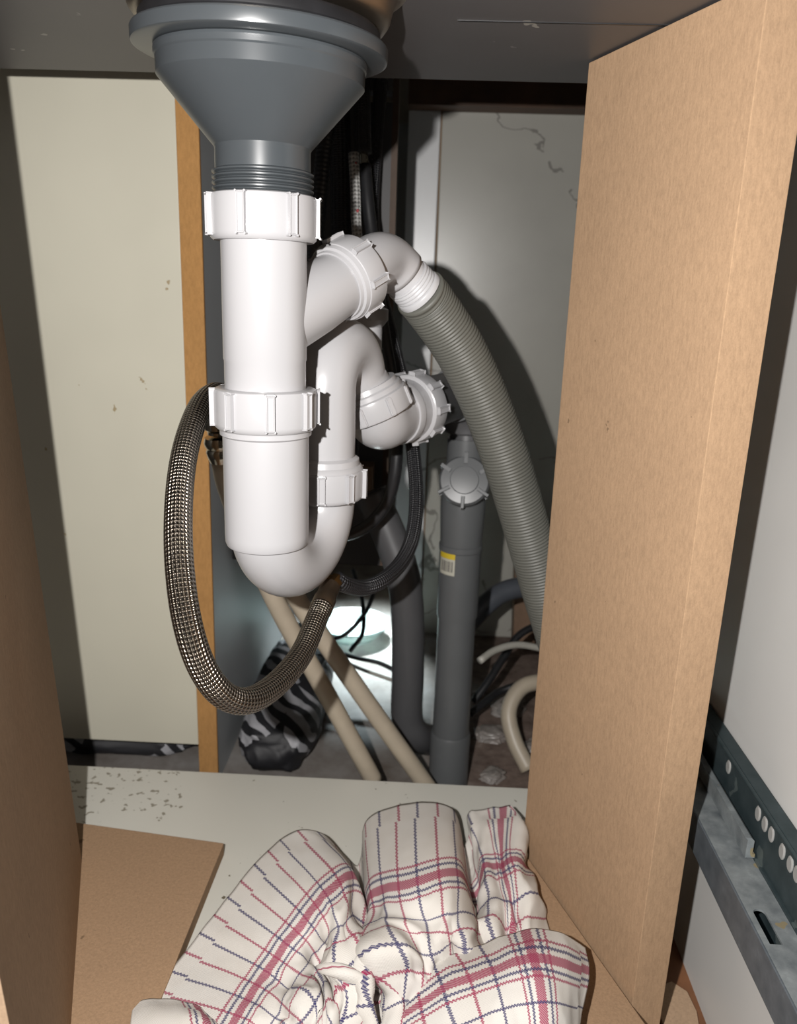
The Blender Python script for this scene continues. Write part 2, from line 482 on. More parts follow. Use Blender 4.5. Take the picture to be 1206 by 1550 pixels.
# ------------------------------------------------------------------ the setting
struct(link('floor', box_bm(-0.60, 0.40, 0.29, 1.65, -0.03, 0.0), FLOOR))
struct(link('wall_left', box_bm(-0.45, -0.43, 0.10, 1.60, 0.0, 0.70), DARK))
wall_r = struct(link('wall_right', prism_bm([(0.205, 0.29, 0), (0.225, 0.29, 0), (0.225, 1.07, 0), (0.205, 1.07, 0)], [(0.236, 0.29, 0.66), (0.256, 0.29, 0.66), (0.256, 1.07, 0.66), (0.236, 1.07, 0.66)]), WHITEW))
struct(link('wall_rear', box_bm(-0.43, 0.30, 1.60, 1.64, 0.0, 0.80), plain('bay_plaster', (0.30, 0.29, 0.28), 0.8)))
struct(link('ceiling', box_bm(-0.43, 0.256, 0.66, 1.60, 0.775, 0.80), plain('worktop_underside', (0.20, 0.15, 0.11), 0.7)))
wm = struct(link('wall_back', box_bm(-0.034, 0.207, 1.085, 1.10, 0.0, 0.775), plain('wall_backing', (0.45, 0.30, 0.18), 0.8)))
link('panel', box_bm(-0.036, 0.0032, 1.075, 1.085, 0.0, 0.690, 0.0012), MARB2, wm)
link('panel', box_bm(0.0052, 0.207, 1.077, 1.085, 0.0, 0.690, 0.0012), MARB, wm)
struct(link('trim_1', box_bm(-0.036, 0.232, 1.045, 1.085, 0.690, 0.775), WOODD))

# cabinet shelf that carries everything
SH = [(-0.40, 0.30), (0.0875, 0.30), (0.0875, 0.5525), (0.165, 0.5525), (0.165, 0.6275), (-0.40, 0.6275)]
shelf = link('cabinet_shelf', prism_bm([(x, y, 0.037) for x, y in SH], [(x, y, 0.0527) for x, y in SH], 0.0006), SHELF)
tag(shelf, 'white laminated cabinet shelf strewn with grime along its back edge', 'shelf')
for x in (-0.30, 0.06):
    link('support', box_bm(x - 0.01, x + 0.01, 0.33, 0.60, 0.0, 0.037), WOODD, shelf)

# cream panel, divider and dark board behind the shelf
cream = link('cream_sheet', box_bm(-0.405, -0.2085, 0.690, 0.706, 0.041, 0.775, 0.0006), CREAM)
tag(cream, 'tall cream laminate back panel with small brown stains on the left', 'panel')
div = link('divider_panel', box_bm(-0.2075, -0.190, 0.6925, 1.55, 0.0, 0.775), GREYLAM)
tag(div, 'grey divider panel with orange-brown front edge, running back beside the cream panel', 'panel')
link('edge_strip', box_bm(-0.2082, -0.1898, 0.689, 0.6925, 0.0, 0.775, 0.0004), MDF_EDGE, div)['label'] = 'orange-brown raw front edge'
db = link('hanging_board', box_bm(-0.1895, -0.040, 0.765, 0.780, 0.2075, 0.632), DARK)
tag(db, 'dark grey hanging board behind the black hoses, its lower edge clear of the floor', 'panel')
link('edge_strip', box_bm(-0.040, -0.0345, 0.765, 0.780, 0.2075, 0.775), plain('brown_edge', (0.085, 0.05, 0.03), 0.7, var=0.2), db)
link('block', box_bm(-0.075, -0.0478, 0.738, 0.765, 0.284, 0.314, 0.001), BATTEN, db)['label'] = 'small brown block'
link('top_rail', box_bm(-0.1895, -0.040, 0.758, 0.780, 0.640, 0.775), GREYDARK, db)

# ------------------------------------------------------------------ the sink above
sink = thing('kitchen_sink', 'dark grey underside of the kitchen sink with a round steel drain recess', 'sink', (-0.0865, 0.43, 0.6106))
def sink_slab():
    bm = box_bm(-0.405, 0.2335, 0.33, 0.596, 0.6106, 0.640, 0.002)
    return bm
link('sink_base', sink_slab(), SINK, sink)
link('seam', box_bm(0.008, 0.150, 0.4735, 0.4748, 0.6102, 0.6106), RUBBER, sink)
rec = [(0.030, -0.0164), (0.0575, -0.0168), (0.0600, -0.0160), (0.0618, -0.0135), (0.0632, -0.0080), (0.0652, -0.0035), (0.0685, -0.0010), (0.0712, 0.0004)]
autosmooth(link('drain_recess', lathe_bm(rec, (-0.0865, 0.43, 0.6106), (0, 0, 1), 96, cap0=False, cap1=False), STEEL, sink), 60)

# ------------------------------------------------------------------ grey strainer body
AX, AY = -0.0865, 0.43
st = thing('sink_strainer', 'dark grey plastic funnel strainer bolted under the sink drain', 'strainer', (AX, AY, 0.515))
autosmooth(link('seal', lathe_bm([(0.03, 0.5872), (0.0560, 0.5872), (0.0572, 0.5885), (0.0572, 0.5925), (0.0560, 0.5940), (0.03, 0.5940)], (AX, AY, 0), seg=96), RUBBER, st), 40)['label'] = 'black rubber sealing ring'
fl = [(0.0490, 0.5800), (0.0595, 0.5800), (0.0607, 0.5806), (0.0610, 0.5816), (0.0610, 0.5860), (0.0605, 0.5868), (0.0590, 0.5872), (0.0490, 0.5872)]
autosmooth(link('flange', lathe_bm(fl, (AX, AY, 0), seg=128), GREYP, st), 30)
fu = [(0.0495, 0.5802), (0.0508, 0.5796), (0.0510, 0.5785), (0.0508, 0.5760), (0.0502, 0.5752), (0.0500, 0.5680),
      (0.0240, 0.5385), (0.02375, 0.5375), (0.02375, 0.5275)]
autosmooth(link('funnel', lathe_bm(fu, (AX, AY, 0), seg=128), GREYP, st), 12)
th = []
z = 0.5280
while z > 0.505:
    th += [(0.0238, z), (0.0253, z - 0.0009), (0.0253, z - 0.0016), (0.0238, z - 0.0024)]
    z -= 0.0026
autosmooth(link('thread', lathe_bm(th, (AX, AY, 0), seg=96), GREYP, st), 30)

# the strainer body hangs a little askew from the sink
for ob in st.children:
    for v in ob.data.vertices:
        k = max(0.0, min(1.0, (v.co.z - 0.545) / 0.03))
        v.co.z -= k * (0.042 * (AY - v.co.y) + 0.026 * (v.co.x - AX)) + k * 0.0004

# ------------------------------------------------------------------ white trap
trap = thing('sink_trap', 'white plastic sink trap with ribbed nuts and a deep swan-neck bend', 'trap', (AX, AY, 0.3))
nut(trap, (AX, AY, 0.4945), (0, 0, 1), 0.0272, 0.0222, 7, phase=-0.19, bore=0.0215)
tp = [(0.0215, 0.400), (0.0215, 0.4345), (0.0219, 0.4355), (0.0219, 0.5050)]
autosmooth(link('tailpiece', lathe_bm(tp, (AX, AY, 0), seg=96), WHITEP, trap), 30)
nut(trap, (AX, AY, 0.3985), (0, 0, 1), 0.0274, 0.0218, 8, phase=0.28, bore=0.0215)
cup = [(0.0210, 0.3330), (0.0222, 0.3332), (0.0230, 0.3352), (0.0232, 0.3390), (0.0232, 0.3945), (0.0246, 0.3955), (0.0246, 0.3995), (0.020, 0.3995)]
autosmooth(link('cup', lathe_bm(cup, (AX, AY, 0), seg=96), WHITEP, trap), 30)
RX, RY, RR = -0.0635, 0.495, 0.0207
A = Vector((AX, AY, 0)); B = Vector((RX, RY, 0)); d = (B - A); h = d.length / 2; dn = d.normalized(); mid = (A + B) / 2
zc = 0.3125 + h
path = [Vector((AX, AY, 0.352))] + [mid - dn * h * math.cos(t) + Vector((0, 0, zc - h * math.sin(t))) for t in [math.pi * k / 30 for k in range(31)]]
path += [Vector((RX, RY, zc + 0.004)), Vector((RX, RY, 0.362))]
link('bend', sweep_bm(path, lambda s, T: 0.0209 - 0.0006 * s / T, 48), WHITEP, trap, True)
nut(trap, (RX, RY, 0.3445), (0, 0, 1), 0.0258, 0.0195, 9, phase=0.10, bore=0.020)
autosmooth(link('collar', lathe_bm([(0.020, 0.362), (0.0250, 0.362), (0.0252, 0.3645), (0.0240, 0.3665), (0.0232, 0.3670), (0.0226, 0.3705), (0.020, 0.372)], (RX, RY, 0), seg=72), WHITEP, trap), 30)
# swan neck: riser, return bend and falling leg
N4 = Vector((-0.0383, 0.5451, 0.4019)); E1 = Vector((-0.0334, 0.5520, 0.3884))
bx, by, zr = -0.0470, 0.5400, 0.4125
Pa, Pb = Vector((RX, RY, zr)), Vector((bx, by, zr)); pm = (Pa + Pb) / 2; pr_ = (Pb - Pa).length / 2; pd = (Pb - Pa).normalized()
neck = [Vector((RX, RY, 0.366)), Vector((RX, RY, 0.390))] + [pm - pd * pr_ * math.cos(t) + Vector((0, 0, pr_ * math.sin(t))) for t in [math.pi * k / 26 for k in range(25)]]
neck += bezier(neck[-1], neck[-1] + (neck[-1] - neck[-2]).normalized() * 0.004, N4 - Vector((0.002, 0, -0.004)), N4, 5)[1:]
link('swan_neck', sweep_bm(resample(neck, 0.0026), lambda s, T: 0.0200 - 0.0008 * s / T, 56), WHITEP, trap, True)
ax4 = (N4 - Vector((-0.0474, 0.5423, 0.4231))).normalized()
autosmooth(link('collar', lathe_bm([(0.018, -0.004), (0.0215, -0.004), (0.0222, -0.001), (0.0238, 0.0), (0.0242, 0.003), (0.018, 0.003)], N4 - ax4 * 0.006, ax4, 72), WHITEP, trap), 30)
nut(trap, N4 - ax4 * 0.003, ax4, 0.0262, 0.0150, 8, phase=0.2, bore=0.018)
# outlet elbow, coupling rings and nut
C1 = Vector((-0.0202, 0.5735, 0.3896)); C2 = Vector((-0.0064, 0.5951, 0.3915)); G1 = Vector((0.0233, 0.6435, 0.3947))
axo = (C2 - C1).normalized()
el = bezier(N4 + ax4 * 0.004, N4 + ax4 * 0.022, C1 - axo * 0.022, C1 + axo * 0.004, 22)
link('outlet_elbow', sweep_bm(el, 0.0212, 48), WHITEP, trap, True)
autosmooth(link('coupling', lathe_bm([(0.020, -0.002), (0.0228, -0.002), (0.0233, 0.0), (0.0233, 0.004), (0.0222, 0.0045), (0.0222, 0.016), (0.020, 0.016)], C1 - axo * 0.002, axo, 72), WHITEP, trap), 30)
nut(trap, C1 + axo * 0.012, axo, 0.0252, 0.0160, 9, phase=0.3, bore=0.018)
# anti-siphon fitting standing behind the swan neck
V0 = Vector((-0.0453, 0.5712, 0.4226))
autosmooth(link('air_valve', lathe_bm([(0.010, 0.0), (0.0125, 0.0), (0.0125, 0.026), (0.0165, 0.031), (0.0165, 0.038), (0.012, 0.040)], V0, (0, 0, 1), 48), WHITEP, trap), 30)
# branch arm with its nut and hose elbow
S0 = Vector((AX, AY, 0.4515)); N3 = Vector((-0.0497, 0.4792, 0.4778)); axb = (N3 - S0).normalized()
arm = [(0.0205, 0.0), (0.0200, 0.028), (0.0185, 0.050), (0.0180, 0.072)]
Lb = (N3 - S0).length
arm = [(0.0200, 0.0), (0.0196, Lb * 0.55), (0.0186, Lb * 0.80), (0.0182, Lb)]
autosmooth(link('branch_arm', lathe_bm(arm, S0, axb, 64), WHITEP, trap), 30)
autosmooth(link('collar', lathe_bm([(0.0175, -0.0035), (0.0195, -0.0035), (0.0200, -0.0015), (0.0215, -0.001), (0.0222, 0.0015), (0.0175, 0.0015)], N3 - axb * 0.006, axb, 72), WHITEP, trap), 30)
nut(trap, N3 - axb * 0.005, axb, 0.0230, 0.0160, 7, phase=0.5, rib_h=0.0012, rib_w=0.0034, bore=0.014)
J0 = N3 + axb * 0.006
J3 = Vector((-0.0077, 0.5341, 0.4729)); J2 = Vector((-0.0188, 0.5263, 0.4837)); axj = (J3 - J2).normalized()
jel = bezier(J0, J0 + axb * 0.026, J2 - axj * 0.022, J2, 22)
link('hose_elbow', sweep_bm(jel, 0.0158, 48), WHITEP, trap, True)
jl = (J3 - J2).length
pr = [(0.0140, -0.002), (0.0143, jl * 0.30)]
z = jl * 0.30
while z < jl * 0.85:
    pr += [(0.0150, z), (0.0153, z + 0.0006), (0.0153, z + 0.0012), (0.0145, z + 0.0018)]; z += 0.0024
pr += [(0.0155, z), (0.0160, z + 0.001), (0.0160, z + 0.0035), (0.013, z + 0.004)]
autosmooth(link('hose_spigot', lathe_bm(pr, J2, axj, 64), WHITEP2, trap), 30)

# ------------------------------------------------------------------ grey corrugated appliance hose
hp = resample(catmull([J3 + axj * 0.0005, (0.0003, 0.5423, 0.4640), (0.0203, 0.5565, 0.4376), (0.0402, 0.5682, 0.4019), (0.0587, 0.5783, 0.3600), (0.0800, 0.5893, 0.3026), (0.0975, 0.5971, 0.2525), (0.1176, 0.6035, 0.1970), (0.1319, 0.6072, 0.1514)], 24), 0.00045)
pitch = 0.0026
def corr(s, T):
    t = (s / pitch) % 1.0
    return 0.0166 + 0.0011 * (1 - abs(2 * t - 1)) ** 0.7
ho = link('drain_hose', sweep_bm(hp, corr, 40), GREYHOSE, None, True)
tag(ho, 'thick grey corrugated drain hose curving down from the white elbow', 'hose')

# ------------------------------------------------------------------ grey waste pipe behind
PX0, PY0 = 0.0370, 0.7084
wp = thing('waste_pipe', 'grey upright waste pipe with an elbow, screw cap and sticker', 'pipe', (PX0, PY0, 0.0))
E0 = C1 + axo * 0.022
ed = (Vector((PX0, PY0, 0.386)) - E0); 
K = Vector((PX0, PY0, 0.392))
dirh = (K - E0).normalized()
kd = K - Vector((0, 0, 0.036))
kb = bezier(K - dirh * 0.036, K - dirh * 0.014, K - Vector((0, 0, 0.014)), kd, 18)
link('elbow', sweep_bm(resample([E0] + kb, 0.004), 0.0200, 40), GREYDARK, wp, True)
kk = K - dirh * 0.040
autosmooth(link('rim', lathe_bm([(0.0195, 0), (0.0222, 0), (0.0226, 0.0015), (0.0222, 0.003), (0.0195, 0.003)], kk, dirh, 64), GREYPIPE, wp), 30)
autosmooth(link('socket', lathe_bm([(0.012, 0.350), (0.0170, 0.350), (0.0172, 0.310), (0.0170, 0.306), (0.012, 0.306)][::-1], (PX0, PY0, 0), seg=64), GREYPIPE, wp), 30)
autosmooth(link('reducer', lathe_bm([(0.0145, 0.360), (0.0152, 0.348)][::-1], (PX0, PY0, 0), seg=48), GREYDARK, wp), 30)
autosmooth(link('access_tee', lathe_bm([(0.0190, 0.250), (0.0195, 0.262), (0.0205, 0.285), (0.0200, 0.306), (0.0170, 0.318)], (PX0, PY0, 0), seg=64), GREYPIPE, wp), 30)
capax = Vector((-0.06, -0.92, 0.38)).normalized(); cb = Vector((PX0 - 0.0005, PY0 - 0.014, 0.3125))
cap = autosmooth(link('screw_cap', lathe_bm([(0.0195, 0.0), (0.0222, 0.0), (0.0224, 0.003), (0.0222, 0.010), (0.0205, 0.0125), (0.0125, 0.0132), (0.0120, 0.0150), (0.006, 0.0154)], cb, capax, 64), GREYPIPE, wp), 30)
cx, cy, ca = frame_from(capax)
for k in range(6):
    t = 2 * math.pi * k / 6 + 0.5
    rad = cx * math.cos(t) + cy * math.sin(t); tan = ca.cross(rad)
    bm = bmesh.new(); bmesh.ops.create_cube(bm, size=1); M = Matrix((tan, rad, ca)).transposed()
    for v in bm.verts: v.co = cb + ca * 0.008 + rad * 0.0195 + M @ Vector((v.co.x * 0.0022, v.co.y * 0.0095, v.co.z * 0.0125))
    bmesh.ops.bevel(bm, geom=bm.edges[:], offset=0.0005, segments=1, affect='EDGES')
    link('wing', bm, GREYPIPE, cap)
autosmooth(link('socket', lathe_bm([(0.0165, 0.180), (0.0190, 0.181), (0.0192, 0.184), (0.0192, 0.246), (0.0200, 0.247), (0.0200, 0.252), (0.0170, 0.253)], (PX0, PY0, 0), seg=64), GREYPIPE, wp), 30)
autosmooth(link('pipe', lathe_bm([(0.0178, 0.040), (0.0178, 0.185)], (PX0, PY0, 0), seg=64), GREYPIPE, wp), 30)
autosmooth(link('floor_socket', lathe_bm([(0.0195, 0.0), (0.0195, 0.056), (0.0185, 0.0585), (0.0165, 0.0585)], (PX0, PY0, 0), seg=64), GREYPIPE, wp), 30)
def curved_label(a0, a1, z0, z1, r, mat, name, parent):
    bm = bmesh.new(); cols = []
    for k in range(9):
        t = a0 + (a1 - a0) * k / 8
        cols.append([bm.verts.new((PX0 + rr * math.sin(t), PY0 - rr * math.cos(t), zz)) for rr, zz in ((r, z0), (r, z1), (r + 0.0002, z1), (r + 0.0002, z0))])
    for k in range(8):
        for j in range(4):
            bm.faces.new((cols[k][j], cols[k + 1][j], cols[k + 1][(j + 1) % 4], cols[k][(j + 1) % 4]))
    bm.faces.new(cols[0]); bm.faces.new(cols[-1][::-1])
    bmesh.ops.recalc_face_normals(bm, faces=bm.faces)
    return link(name, bm, mat, parent)
lab = curved_label(-1.20, -0.28, 0.2260, 0.2470, 0.0192, plain('sticker_paper', (0.62, 0.60, 0.50), 0.6, var=0.04), 'sticker', wp)
lab['label'] = 'white and yellow barcode sticker'
curved_label(-1.20, -0.28, 0.2415, 0.2470, 0.0194, plain('sticker_yellow', (0.75, 0.55, 0.03), 0.6, var=0.04), 'yellow_band', lab)
INK = plain('barcode_ink', (0.16, 0.15, 0.14), 0.6)
t = -1.04
for wdt in (0.05, 0.025, 0.07, 0.03, 0.03, 0.06, 0.025, 0.05):
    curved_label(t, t + wdt, 0.2292, 0.2392, 0.0194, INK, 'bar', lab); t += wdt + 0.045

# ------------------------------------------------------------------ steel braided hose and the fittings at its ends
sh = thing('braided_hose', 'steel braided flexible hose looping below the white trap', 'hose', (-0.0919, 0.3495, 0.2777))
bp = [(-0.1169, 0.4813, 0.4044), (-0.1215, 0.4655, 0.4116), (-0.1242, 0.4439, 0.4089), (-0.1241, 0.4207, 0.3995), (-0.1223, 0.3961, 0.3848), (-0.1181, 0.3723, 0.3653), (-0.1128, 0.3540, 0.3430), (-0.1068, 0.3437, 0.3192), (-0.1005, 0.3440, 0.2968), (-0.0923, 0.3510, 0.2794), (-0.0828, 0.3635, 0.2707), (-0.0735, 0.3889, 0.2678), (-0.0656, 0.4208, 0.2702), (-0.0613, 0.4492, 0.2789), (-0.0592, 0.4609, 0.2837)]
bpath = resample(catmull(bp, 20), 0.0022)
link('braid', sweep_bm(bpath, 0.0068, 28), BRAID, sh, True)
fe0, fe1 = Vector((-0.0600, 0.4572, 0.2817)), Vector((-0.0563, 0.4802, 0.2897))
fa = (fe1 - fe0).normalized(); fl_ = (fe1 - fe0).length
autosmooth(link('ferrule', lathe_bm([(0.0068, 0), (0.0071, 0.001), (0.0071, fl_ * 0.5), (0.0064, fl_ * 0.55), (0.0064, fl_), (0.004, fl_)], fe0, fa, 32), plain('dull_bronze_ferrule', (0.22, 0.16, 0.11), 0.4, 0.9, 0.15), sh), 30)['label'] = 'dull bronze crimp sleeve'
bm = lathe_bm([(0.0056, 0), (0.0056, 0.006), (0.004, 0.0065), (0.004, 0.010)], fe1, (Vector((-0.0525, 0.4916, 0.2929)) - fe1).normalized(), 6)
link('end_nut', bm, BRASS, sh)['label'] = 'tarnished brass hexagon nut'

# black hoses
H1 = [(-0.0540, 0.4892, 0.2919), (-0.0492, 0.4932, 0.2870), (-0.0384, 0.5118, 0.2779), (-0.0250, 0.5279, 0.2784), (-0.0132, 0.5554, 0.2833), (-0.0064, 0.5796, 0.2954), (-0.0046, 0.6010, 0.3168), (-0.0076, 0.6235, 0.3433), (-0.0142, 0.6528, 0.3756), (-0.0234, 0.6794, 0.4103), (-0.0349, 0.7014, 0.4469), (-0.0461, 0.7195, 0.4848), (-0.0530, 0.7358, 0.5345), (-0.0526, 0.7459, 0.5837), (-0.0505, 0.7502, 0.6262), (-0.0491, 0.7494, 0.6615)]
o = hose('black_hose', H1, 0.0056, BRAIDB, None, 20, 0.003)
tag(o, 'black braided hose looping down to join the steel braided hose', 'hose', 'black hoses behind the trap')
H2 = [(-0.0630, 0.7237, 0.6253), (-0.0615, 0.7174, 0.6017), (-0.0601, 0.7122, 0.5823)]
t2 = thing('black_hose', 'black hose with a silver crimp, hanging right of the clear braided hose', 'hose', (-0.0610, 0.7110, 0.5781), 'black hoses behind the trap')
hose('sleeve', [(-0.0672, 0.7472, 0.6556)] + H2, 0.0068, BRAIDB, t2, 18, 0.004)
c0, c1 = Vector((-0.0607, 0.7127, 0.5844)), Vector((-0.0578, 0.7080, 0.5667))
autosmooth(link('crimp', lathe_bm([(0.0036, 0), (0.0040, 0.001), (0.0034, 0.006), (0.0040, 0.011), (0.0040, (c1 - c0).length), (0.003, (c1 - c0).length)], c0, c1 - c0, 24), CHROME, t2), 30)['label'] = 'silver crimp sleeve'
hose('tail', [(-0.0586, 0.7097, 0.5729), (-0.0553, 0.7028, 0.5468), (-0.0503, 0.6966, 0.5156), (-0.0440, 0.6807, 0.4788), (-0.0373, 0.6650, 0.4428), (-0.0292, 0.6525, 0.4071), (-0.0234, 0.6430, 0.3713), (-0.0231, 0.6405, 0.3310), (-0.0323, 0.6469, 0.2982), (-0.0543, 0.6507, 0.2761), (-0.0889, 0.6574, 0.2666)], 0.0052, RUBBER, t2, 18, 0.004)
o = hose('black_hose', [(-0.0863, 0.7007, 0.6198), (-0.0899, 0.6978, 0.5901), (-0.0932, 0.6920, 0.5496), (-0.0961, 0.6913, 0.5087), (-0.0997, 0.7109, 0.4666), (-0.0949, 0.6949, 0.4064), (-0.0875, 0.6774, 0.3408), (-0.0819, 0.6625, 0.3037)], lambda s, T: 0.0058 + 0.0008 * abs(math.sin(s * 900)), RUBBER, None, 18, 0.0011)
tag(o, 'black ribbed hose nearest the strainer neck, left of the others', 'hose', 'black hoses behind the trap')
o = hose('black_hose', [(-0.0849, 0.7418, 0.6488), (-0.0827, 0.7369, 0.6074), (-0.0806, 0.7329, 0.5653), (-0.0788, 0.7265, 0.5222), (-0.0747, 0.7223, 0.4674), (-0.0682, 0.7051, 0.3835), (-0.0655, 0.6792, 0.3062)], 0.0092, BRAIDB, None, 18, 0.004)
tag(o, 'thickest black hose, upright between the ribbed hose and the clear braided one', 'hose', 'black hoses behind the trap')
cl = thing('clear_hose', 'clear white braided hose with red marks among the black hoses', 'hose', (-0.0632, 0.6939, 0.5456))
hose('braid', [(-0.0667, 0.6957, 0.5795), (-0.0641, 0.6910, 0.5502), (-0.0619, 0.6849, 0.5195), (-0.0565, 0.6805, 0.4836), (-0.0518, 0.6726, 0.4420)], 0.0042, BRAIDC, cl, 18, 0.003)
REDM = plain('red_mark', (0.45, 0.03, 0.04), 0.5)
for p in ((-0.0645, 0.6910, 0.5715), (-0.0615, 0.6833, 0.5350)):
    bm = bmesh.new(); bmesh.ops.create_icosphere(bm, subdivisions=1, radius=0.0016)
    for v_ in bm.verts: v_.co = Vector((v_.co.x * 0.8, v_.co.y * 0.5, v_.co.z)) + Vector(p)
    link('mark', bm, REDM, cl)['label'] = 'red mark'

# nickel stop valve and beige supply pipes
V1 = Vector((-0.1479, 0.5665, 0.3782)); V2 = Vector((-0.1469, 0.5690, 0.3488)); va = (V2 - V1).normalized()
sv = thing('stop_valve', 'nickel plated stop valve behind the second trap nut', 'valve', V1)
autosmooth(link('body', lathe_bm([(0.006, -0.012), (0.0105, -0.011), (0.0105, 0.004), (0.0085, 0.006), (0.0085, 0.008), (0.006, 0.009)], V1, va, 48), CHROME, sv), 30)
autosmooth(link('union_nut', lathe_bm([(0.006, 0.010), (0.0108, 0.0105), (0.0118, 0.014), (0.0112, 0.017), (0.0098, 0.019), (0.0108, 0.021), (0.0100, 0.025), (0.0085, 0.029), (0.006, 0.029)], V1, va, 48), CHROME, sv), 50)
hose('outlet', [V1 - va * 0.008, (-0.1414, 0.5552, 0.3931), (-0.1287, 0.5266, 0.4008), (-0.1165, 0.4865, 0.4045)], 0.0055, CHROME, sv, 20, 0.003)
o = hose('supply_pipe', [V1 + va * 0.024, (-0.1462, 0.5835, 0.3256), (-0.1349, 0.6063, 0.2741), (-0.1144, 0.6258, 0.2095), (-0.0779, 0.6431, 0.1275), (-0.0341, 0.6537, 0.0349)], 0.0083, BEIGEP, None, 24, 0.01)
tag(o, 'beige supply pipe running from the stop valve down to the floor, left of two', 'pipe', 'beige supply pipes')
o = hose('supply_pipe', [(-0.1329, 0.6274, 0.2755), (-0.1146, 0.6338, 0.2396), (-0.0893, 0.6382, 0.1953), (-0.0442, 0.6487, 0.1211), (0.0178, 0.6579, 0.0253)], 0.0083, BEIGEP, None, 24, 0.01)
tag(o, 'beige supply pipe slanting to the foot of the grey waste pipe, right of two', 'pipe', 'beige supply pipes')

# ------------------------------------------------------------------ things on the bay floor
o = hose('floor_hose', [(-0.0485, 0.7180, 0.2946), (-0.0287, 0.7129, 0.2544), (-0.0151, 0.7086, 0.2176), (-0.0092, 0.7119, 0.1713), (-0.0073, 0.7172, 0.1136), (-0.0064, 0.7198, 0.0655), (0.0023, 0.7244, 0.0433), (0.0178, 0.7504, 0.0227)], 0.0158, GREYDARK, None, 28, 0.004)
tag(o, 'smooth dark grey hose hanging to the floor left of the grey waste pipe', 'hose')

# glass dish
dish = thing('glass_dish', 'round pale green glass dish on the bay floor behind the trap', 'dish', (-0.0925, 1.055, 0.0))
dp = [(0.030, 0.001), (0.036, 0.0015), (0.045, 0.012), (0.0500, 0.0185), (0.0525, 0.0200), (0.0535, 0.0215), (0.0525, 0.0235), (0.0490, 0.0230), (0.042, 0.013), (0.034, 0.0055), (0.01, 0.005)]
autosmooth(link('bowl', lathe_bm(dp, (-0.0925, 1.055, 0), seg=96), GLASS, dish), 60)

# printed bag, crumpled against the divider
def crumple(name, cx, cy, sx, sy, sz, rotz, seed, amp, z0=0.0):
    bm = bmesh.new(); bmesh.ops.create_icosphere(bm, subdivisions=5, radius=1.0)
    c, s = math.cos(rotz), math.sin(rotz)
    for v in bm.verts:
        p = v.co.copy()
        q = Vector((math.copysign(abs(p.x) ** 0.6, p.x), math.copysign(abs(p.y) ** 0.6, p.y), math.copysign(abs(p.z) ** 0.75, p.z)))
        nv = noise.noise(p * 2.3 + Vector((seed, 0, 0))) + 0.6 * abs(noise.noise(p * 5 + Vector((0, seed, 0))))
        q *= 1 + amp * nv
        x, y, zz = q.x * sx, q.y * sy, q.z * sz
        v.co = (cx + c * x - s * y, cy + s * x + c * y, max(0.0, zz + sz * 0.8) + z0)
    return bm
bg = thing('printed_bag', 'crumpled black and white printed bag on the floor beside the grey divider', 'bag', (-0.14, 0.82, 0.0))
link('body', crumple('body', 0, 0, 0.040, 0.125, 0.034, 0.0, 3.0, 0.10), BAG, bg, True, None).location = (0, 0, 0)
for ob in bg.children: ob.matrix_parent_inverse = Matrix(); ob.location = (0, 0, 0)
knot = link('tied_top', crumple('tied_top', 0, 0, 0.017, 0.020, 0.020, 0.3, 9.0, 0.12), RUBBER, bg, True)
knot.matrix_parent_inverse = Matrix(); knot.location = (0.004, 0.112, 0.034); knot['label'] = 'black knotted top'
b2 = link('folded_wrapping', crumple('folded_wrapping', 0, 0, 0.082, 0.055, 0.020, 0.1, 5.0, 0.10), BAG, None, True)
b2.location = (-0.300, 0.775, 0.0)
tag(b2, 'black and white printed wrapping showing under the cream panel', 'wrapping')

